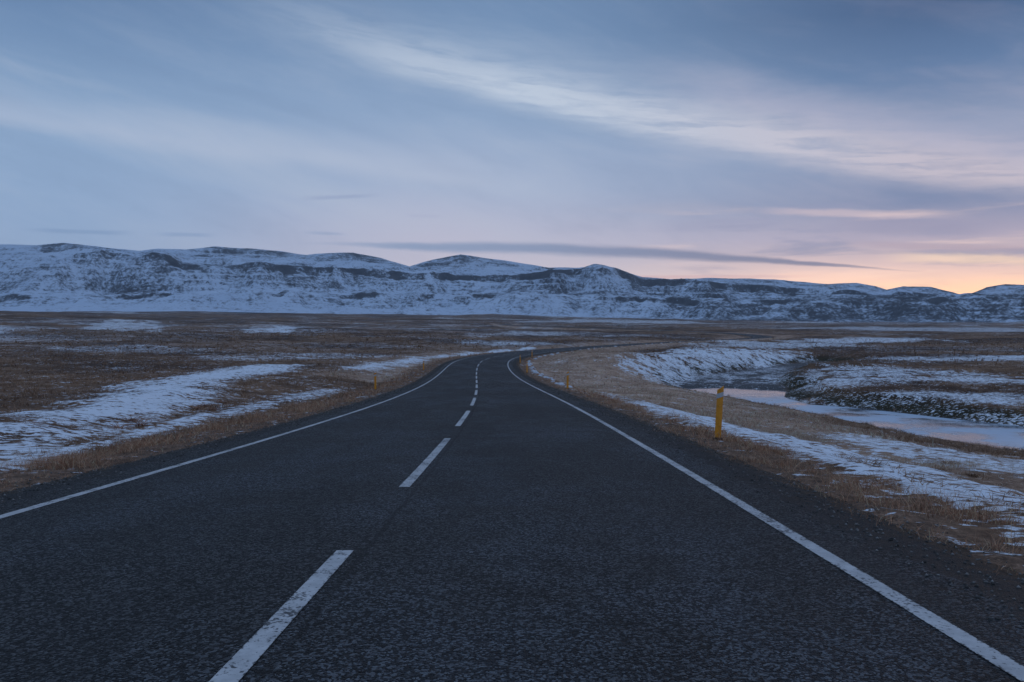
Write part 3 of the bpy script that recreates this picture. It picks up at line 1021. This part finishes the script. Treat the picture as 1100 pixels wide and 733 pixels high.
# ------------------------------------------------------------------ loose stones on the shoulders
n = 7000
s_ = 2.2 + 42 * RNG.random(n) ** 1.8
l_ = RNG.choice([-1, 1], n) * (3.42 + 1.3 * RNG.beta(1.6, 2.0, n))
x_, y_, z_ = at_road(s_, l_)
zt_ = height(x_, y_)
z_ = np.maximum(z_ + crown(l_), zt_)
r_ = RNG.uniform(.004, .013, n) * (1 + s_ / 30)
oct_ = np.array([(1, 0, 0), (0, 1, 0), (-1, 0, 0), (0, -1, 0), (0, 0, .8), (0, 0, -.5)])
V = oct_[None] * RNG.uniform(.6, 1.4, (n, 6, 1)) * r_[:, None, None]
a_ = RNG.uniform(0, 6.28, n)
V = np.stack([V[..., 0] * np.cos(a_)[:, None] - V[..., 1] * np.sin(a_)[:, None], V[..., 0] * np.sin(a_)[:, None] + V[..., 1] * np.cos(a_)[:, None], V[..., 2]], -1)
V += np.stack([x_, y_, z_ + .2 * r_], 1)[:, None]
tri = np.array([(0, 1, 4), (1, 2, 4), (2, 3, 4), (3, 0, 4), (1, 0, 5), (2, 1, 5), (3, 2, 5), (0, 3, 5)])
Fq = (np.arange(n)[:, None, None] * 6 + tri[None]).reshape(-1, 3)
tc_ = np.repeat(RNG.uniform(.03, .22, (n, 1)) * np.array([[1.02, 1, .97]]), 6, 0)
o = mesh_np('loose_gravel', V.reshape(-1, 3), Fq, m_grass, cols={'tint': tc_}, shade=False)
tag(o, 'loose grey gravel lying along both shoulders of the road', 'gravel', kind='stuff')

# ------------------------------------------------------------------ single tussocks standing on the snow
def tussock_mesh(seed, kind):
    n = 170
    r = np.minimum(np.abs(RNG.normal(0, .15, n)), .33)
    a = RNG.uniform(0, 2 * math.pi, n)
    X, Y = r * np.cos(a), r * np.sin(a)
    h = RNG.uniform(.10, .27, n) * (1 - .8 * np.clip(r / .6, 0, 1))
    V, Fq, C = blades(X, Y, np.full(n, -.03), h, np.full(n, .013), tint_of(kind, n), 1.0)
    o = mesh_np('grass_tussock', V, Fq, m_grass, cols={'tint': C}, shade=False)
    return o


LT = [(150, 447), (165, 444), (182, 441), (192, 436), (200, 432), (210, 440), (219, 437), (228, 441), (140, 454), (125, 462), (150, 458), (98, 452), (32, 460), (55, 456), (213, 425), (236, 433)]
RTU = [(945, 522), (965, 517), (1008, 507), (1025, 521), (1068, 548), (1080, 538), (932, 503), (992, 528), (1020, 500), (905, 497), (880, 484), (1046, 512)]
protos = {True: [tussock_mesh(k_, 'rust') for k_ in range(3)], False: [tussock_mesh(k_, 'heath') for k_ in range(3)]}
used = set()
for left, pts in ((True, LT), (False, RTU)):
    for x_, y_ in pts:
        X, Y = hit(x_, y_)
        src = random.choice(protos[left])
        o = src if src.name not in used else src.copy()
        if src.name in used:
            COL.objects.link(o)
        used.add(src.name)
        o.location = (X, Y, float(height(np.array([X]), np.array([Y]))[0]))
        o.rotation_euler = (0, 0, random.uniform(0, 6.28))
        k_ = random.uniform(.8, 1.5)
        o.scale = (k_ * 1.15, k_, k_ * random.uniform(.6, .95))
        if left:
            tag(o, 'reddish brown grass tussock standing in the snow field left of the road', 'grass tussock', 'tussocks in the snow left of the road')
        else:
            tag(o, 'dull brown grass tussock standing in the snow strip right of the road', 'grass tussock', 'tussocks in the snow right of the road')
for lst in protos.values():
    for o in lst:
        if o.name not in used:
            bpy.data.objects.remove(o)

# ------------------------------------------------------------------ haze
HAZE = 1
if HAZE:
    m_haze, g = mat('thin_blue_haze')
    v_ = g.n('ShaderNodeVolumePrincipled')
    v_.inputs['Color'].default_value = (.66, .82, 1, 1)
    v_.inputs['Density'].default_value = .000040
    v_.inputs['Anisotropy'].default_value = .2
    o_ = g.n('ShaderNodeOutputMaterial')
    g.t.links.new(v_.outputs[0], o_.inputs['Volume'])
    b0, b1, zb, zt = -10500, 10500, -20, 1050
    Vb = [(x, y, z) for z in (zb, zt) for y in (b0, b1) for x in (b0, b1)]
    hz = mesh_np('haze', Vb, [(0, 2, 3, 1), (4, 5, 7, 6), (0, 1, 5, 4), (2, 6, 7, 3), (0, 4, 6, 2), (1, 3, 7, 5)], m_haze, shade=False)
    tag(hz, 'thin blue evening haze over the plain and the mountains', 'haze', kind='stuff')

# ------------------------------------------------------------------ sky
world = bpy.data.worlds.new('World')
sc.world = world
world.use_nodes = True
g = G(world.node_tree)
SUN_AZ, SUN_EL = 38.0, 2.0
tc = g.n('ShaderNodeTexCoord').outputs['Generated']
dx, dy, dz = g.sep(g.vm('NORMALIZE', tc))[:3]
DEG = 180 / math.pi
az = g.mul(g.m('ARCTAN2', dx, dy), DEG)
el = g.mul(g.m('ARCSINE', dz), DEG)


def azel(x, y):
    a = math.atan((x - CX) / F)
    return math.degrees(a), math.degrees(math.atan((HY - y) / F * math.cos(a)))


def curve_fit(pts, deg=2):
    q = np.array([azel(*p_) for p_ in pts])
    return np.polyfit(q[:, 0], q[:, 1], deg)


def poly_node(co, x):
    r_ = float(co[0])
    for c_ in co[1:]:
        r_ = g.add(g.mul(r_, x), float(c_))
    return r_


E = lambda e: e / 30.0
eln = g.m('DIVIDE', g.m('MAXIMUM', el, 0.), 30., clamp=True)
warpn = g.noise(g.comb(g.mul(az, .035), g.mul(el, .10)), 1., 3, .5)
elw = g.m('DIVIDE', g.m('MAXIMUM', g.add(el, g.mul(g.sub(warpn, .5), 3.)), 0.), 30., clamp=True)
coldr = g.ramp(elw, [(E(0), srgb(160, 180, 204)), (E(3), srgb(150, 170, 202)), (E(7), srgb(130, 157, 193)), (E(13), srgb(116, 146, 182)), (E(18), srgb(88, 122, 163)), (E(22), srgb(68, 103, 146)), (1, srgb(54, 87, 130))])
midr = g.ramp(elw, [(E(0), srgb(222, 202, 200)), (E(2.5), srgb(204, 191, 202)), (E(6), srgb(186, 181, 200)), (E(10), srgb(150, 164, 192)), (E(15), srgb(122, 147, 181)), (E(20), srgb(94, 126, 165)), (1, srgb(62, 96, 138))])
warmr = g.ramp(elw, [(E(0), srgb(255, 222, 172)), (E(1.6), srgb(252, 210, 178)), (E(3.5), srgb(228, 194, 188)), (E(6), srgb(180, 164, 182)), (E(8.5), srgb(114, 126, 161)), (E(12), srgb(116, 134, 168)), (E(16), srgb(72, 104, 146)), (E(20), srgb(46, 79, 121)), (1, srgb(40, 71, 112))])
f1 = g.ss(az, -31., -3.)
f2 = g.ss(az, -2., 30.)
# beyond the right edge of the view the glow fades again all the way round
f2 = g.mul(f2, g.ss(az, 60., 115., 1., 0.))
f1 = g.mul(f1, g.ss(az, 70., 140., 1., 0.))
sky = g.mix(f2, g.mix(f1, coldr, midr), warmr)


def along(co, stretch, thick, seed, detail=5, rough=.6, tilt=0.):
    """fibrous noise that follows a curved band; returns (height above the band in degrees, noise)"""
    v_ = g.sub(el, poly_node(co, az))
    return v_, g.noise(g.comb(g.mul(az, stretch), g.add(g.mul(v_, thick), g.mul(az, tilt)), seed), 1., detail, rough, .3)


# thin veil of cloud over everything, drawn out along the wind
ve_ = g.add(g.mul(el, .30), g.mul(az, .075))
veil = g.add(g.mul(g.noise(g.comb(g.mul(az, .05), g.mul(ve_, .8), 5.), 1., 5, .58, .8), .72), g.mul(g.noise(g.comb(g.mul(az, .2), g.mul(ve_, 2.2), 9.), 1., 6, .68, .9), .28))
sky = g.mix(g.mul(g.mul(g.ss(veil, .44, .70), g.ss(el, 12., 22., 1., .35)), .24), sky, g.mix(g.ss(az, -5., 30.), srgb(176, 184, 200), srgb(184, 172, 186)))
sky = g.mix(g.mul(g.ss(veil, .50, .30), .16), sky, srgb(84, 108, 146))
# high cirrus streak
c1 = curve_fit([(330, 52), (450, 84), (600, 126), (700, 148), (800, 167), (900, 184), (1000, 197), (1100, 208)])
v1, n1 = along(c1, .085, .55, 3.1, 5, .6, -.09)
v1 = g.add(v1, g.mul(g.sub(n1, .5), 1.6))
b1 = g.add(g.mul(.72, g.mul(g.ss(v1, -1.0, 1.0), g.ss(v1, .7, 3.8, 1., 0.))), g.mul(.32, g.mul(g.ss(v1, -.4, 1.2), g.ss(v1, 1.2, 6., 1., 0.))))
b1 = g.mul(b1, g.mul(g.ss(az, -24., 3.), g.ss(az, 60., 90., 1., 0.)))
n1b = g.noise(g.comb(g.mul(az, .16), g.add(g.mul(v1, 1.5), g.mul(az, -.2)), 8.), 1., 5, .62)
b1 = g.m('MULTIPLY', b1, g.ss(n1b, .26, .62, .4, 1.15), clamp=True)
cirr = g.mix(g.ss(az, 0., 32.), srgb(190, 198, 211), srgb(214, 194, 198))
sky = g.mix(g.mul(b1, .66), sky, cirr)
# second feathered fan to its upper right
c1b = curve_fit([(700, 95), (800, 118), (900, 140), (1000, 160), (1100, 178)])
v1b, n1c = along(c1b, .1, .6, 12.7, 5, .62, -.2)
v1b = g.add(v1b, g.mul(g.sub(n1c, .5), 3.0))
bb = g.mul(g.mul(g.ss(v1b, -.8, .6), g.ss(v1b, .4, 3.2, 1., 0.)), g.mul(g.ss(az, 6., 20.), g.ss(az, 60., 90., 1., 0.)))
sky = g.mix(g.mul(bb, .38), sky, srgb(176, 170, 190))
# broad soft band on the left
c2 = curve_fit([(0, 128), (150, 150), (300, 172), (450, 192), (600, 214)])
v2, n2 = along(c2, .06, .35, 21.3, 4, .55)
v2 = g.add(v2, g.mul(g.sub(n2, .5), 2.4))
b2 = g.mul(g.mul(g.ss(v2, -1.0, .5), g.ss(v2, .2, 2.8, 1., 0.)), g.mul(g.ss(az, -80., -40.), g.ss(az, -6., 8., 1., 0.)))
sky = g.mix(g.mul(b2, .42), sky, srgb(172, 180, 200))
# mottled low cloud, pink above the glow
lown = g.noise(g.comb(g.mul(az, .07), g.mul(el, .75), 31.), 1., 5, .58, .4)
lowm = g.mul(g.mul(g.ss(el, 1.2, 3.2), g.ss(el, 6.5, 9.5, 1., 0.)), g.mul(g.ss(az, 0., 22.), g.ss(az, 60., 90., 1., 0.)))
sky = g.mix(g.mul(lowm, g.ss(lown, .50, .68, 0., .75)), sky, srgb(142, 142, 172))
sky = g.mix(g.mul(lowm, g.ss(lown, .46, .30, 0., .55)), sky, srgb(244, 206, 192))
# bluish gap under the right part of the streak
# long dark lenticular cloud
c3 = curve_fit([(330, 263), (450, 264), (600, 268.5), (750, 275.5), (900, 286), (1010, 293)])
v3, n3 = along(c3, .12, .6, 41.7, 4, .6)
v3 = g.add(v3, g.mul(g.sub(n3, .5), .6))
a3a, a3b = azel(345, 263)[0], azel(1015, 293)[0]
half = g.mul(g.mul(g.ss(az, a3a - 4., a3a + 14., .15, 1.), g.ss(az, a3b, 4., 0.12, 1.)), .46)
half = g.m('MAXIMUM', half, .001)
b3 = g.ss(g.m('DIVIDE', g.m('ABSOLUTE', v3), half), .2, 1.35, 1., 0.)
b3 = g.mul(b3, g.mul(g.ss(az, a3a - 3., a3a + 7.), g.ss(az, a3b, a3b - 8., 0., 1.)))
sky = g.mix(g.mul(b3, .88), sky, g.mix(g.ss(az, -12., 22.), srgb(126, 146, 180), srgb(112, 116, 148)))
# thinner wisps


def wisp(x0, x1, y0, y1, th, colr, amt_):
    global sky
    co = curve_fit([(x0, y0), (x1, y1)], 1)
    a0, a1 = azel(x0, y0)[0], azel(x1, y1)[0]
    v_, n_ = along(co, .5, 1.5, x0 * .01, 3, .6)
    v_ = g.add(v_, g.mul(g.sub(n_, .5), th * .9))
    ctr, hl = (a0 + a1) / 2, (a1 - a0) / 2
    u = g.m('DIVIDE', g.m('ABSOLUTE', g.sub(az, ctr)), hl)
    b_ = g.mul(g.ss(g.m('ABSOLUTE', v_), th * .2, th, 1., 0.), g.ss(u, .3, 1.1, 1., 0.))
    sky = g.mix(g.mul(b_, amt_), sky, colr)


wisp(318, 412, 214, 210, .22, srgb(138, 152, 184), .75)
wisp(430, 480, 232, 233, .18, srgb(158, 162, 190), .4)
wisp(20, 150, 247, 251, .22, srgb(108, 138, 178), .6)
wisp(165, 235, 252, 253, .2, srgb(112, 140, 180), .5)
wisp(325, 375, 250, 252, .16, srgb(128, 148, 182), .5)
wisp(560, 900, 297, 296, .17, srgb(196, 158, 168), .55)
wisp(880, 1100, 240, 246, .9, srgb(146, 140, 168), .55)
wisp(900, 1150, 262, 268, .30, srgb(176, 152, 168), .5)
wisp(940, 1150, 276, 280, .45, srgb(255, 220, 180), .5)
wisp(800, 1040, 226, 232, .35, srgb(232, 198, 194), .4)
# overhead, out of view: added paler sky to fill the ground with light
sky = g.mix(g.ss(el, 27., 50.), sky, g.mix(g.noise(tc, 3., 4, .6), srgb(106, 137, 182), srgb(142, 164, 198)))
hs = g.n('ShaderNodeHueSaturation')
hs.inputs['Saturation'].default_value = .86
g.put(hs.inputs['Color'], sky)
sky = g.mix(1., hs.outputs[0], (.985, 1.0, 1.0), 'MULTIPLY')
glow = g.mul(g.ss(el, 6.5, .5), g.ss(az, -12., 24.))
glow = g.mul(glow, g.ss(az, 60., 115., 1., 0.))
sky = g.mix(glow, sky, g.mix(1., sky, (1.75, 1.40, 1.0), 'MULTIPLY'))
low = g.mul(g.mul(g.ss(el, 4.2, 1.6), g.ss(az, 12., 32.)), g.ss(az, 55., 90., 1., 0.))
sky = g.mix(g.mul(low, .5), sky, g.mix(1., sky, (1.25, 1.08, .70), 'MULTIPLY'))
# below the horizon
sky = g.mix(g.ss(el, 0., -3.), sky, srgb(60, 66, 80))
nis = g.n('ShaderNodeTexSky', sky_type='NISHITA', sun_disc=False)
nis.sun_elevation = rad(SUN_EL)
nis.sun_rotation = rad(SUN_AZ)
nis.air_density, nis.dust_density, nis.ozone_density = 1.2, 1.0, 3.0
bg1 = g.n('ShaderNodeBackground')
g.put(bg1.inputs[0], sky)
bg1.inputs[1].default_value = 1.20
bg2 = g.n('ShaderNodeBackground')
g.put(bg2.inputs[0], nis.outputs[0])
bg2.inputs[1].default_value = .002
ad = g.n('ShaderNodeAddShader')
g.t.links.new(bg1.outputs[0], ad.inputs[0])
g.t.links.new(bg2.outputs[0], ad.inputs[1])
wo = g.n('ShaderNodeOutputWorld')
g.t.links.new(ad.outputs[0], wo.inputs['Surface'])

# faint after-glow where the sun went down
sd = bpy.data.lights.new('evening_sun', 'SUN')
sd.energy = .10
sd.angle = rad(12)
sd.color = (1, .74, .52)
so = bpy.data.objects.new('evening_sun', sd)
COL.objects.link(so)
from mathutils import Vector
tosun = Vector((math.sin(rad(SUN_AZ)) * math.cos(rad(SUN_EL)), math.cos(rad(SUN_AZ)) * math.cos(rad(SUN_EL)), math.sin(rad(SUN_EL))))
so.rotation_euler = tosun.to_track_quat('Z', 'Y').to_euler()
so.location = (20, 40, 30)

# ------------------------------------------------------------------ camera and render settings
cd = bpy.data.cameras.new('camera')
cd.sensor_width = 36
cd.lens = F * 36 / 1100
cd.clip_end = 40000
cd.clip_start = .05
cam = bpy.data.objects.new('camera', cd)
COL.objects.link(cam)
cam.location = (0, 0, CAMZ)
cam.rotation_euler = (rad(90) - math.atan((366.5 - HY) / F), 0, 0)
sc.camera = cam
world.cycles.sampling_method = 'MANUAL'
world.cycles.sample_map_resolution = 512
sc.view_settings.view_transform = 'Standard'
sc.view_settings.look = 'None'
sc.view_settings.exposure = .14
sc.view_settings.gamma = 1
sc.view_settings.use_curve_mapping = False
sc.cycles.use_denoising = True
sc.cycles.max_bounces = 6
sc.cycles.volume_bounces = 0
sc.cycles.volume_max_steps = 64
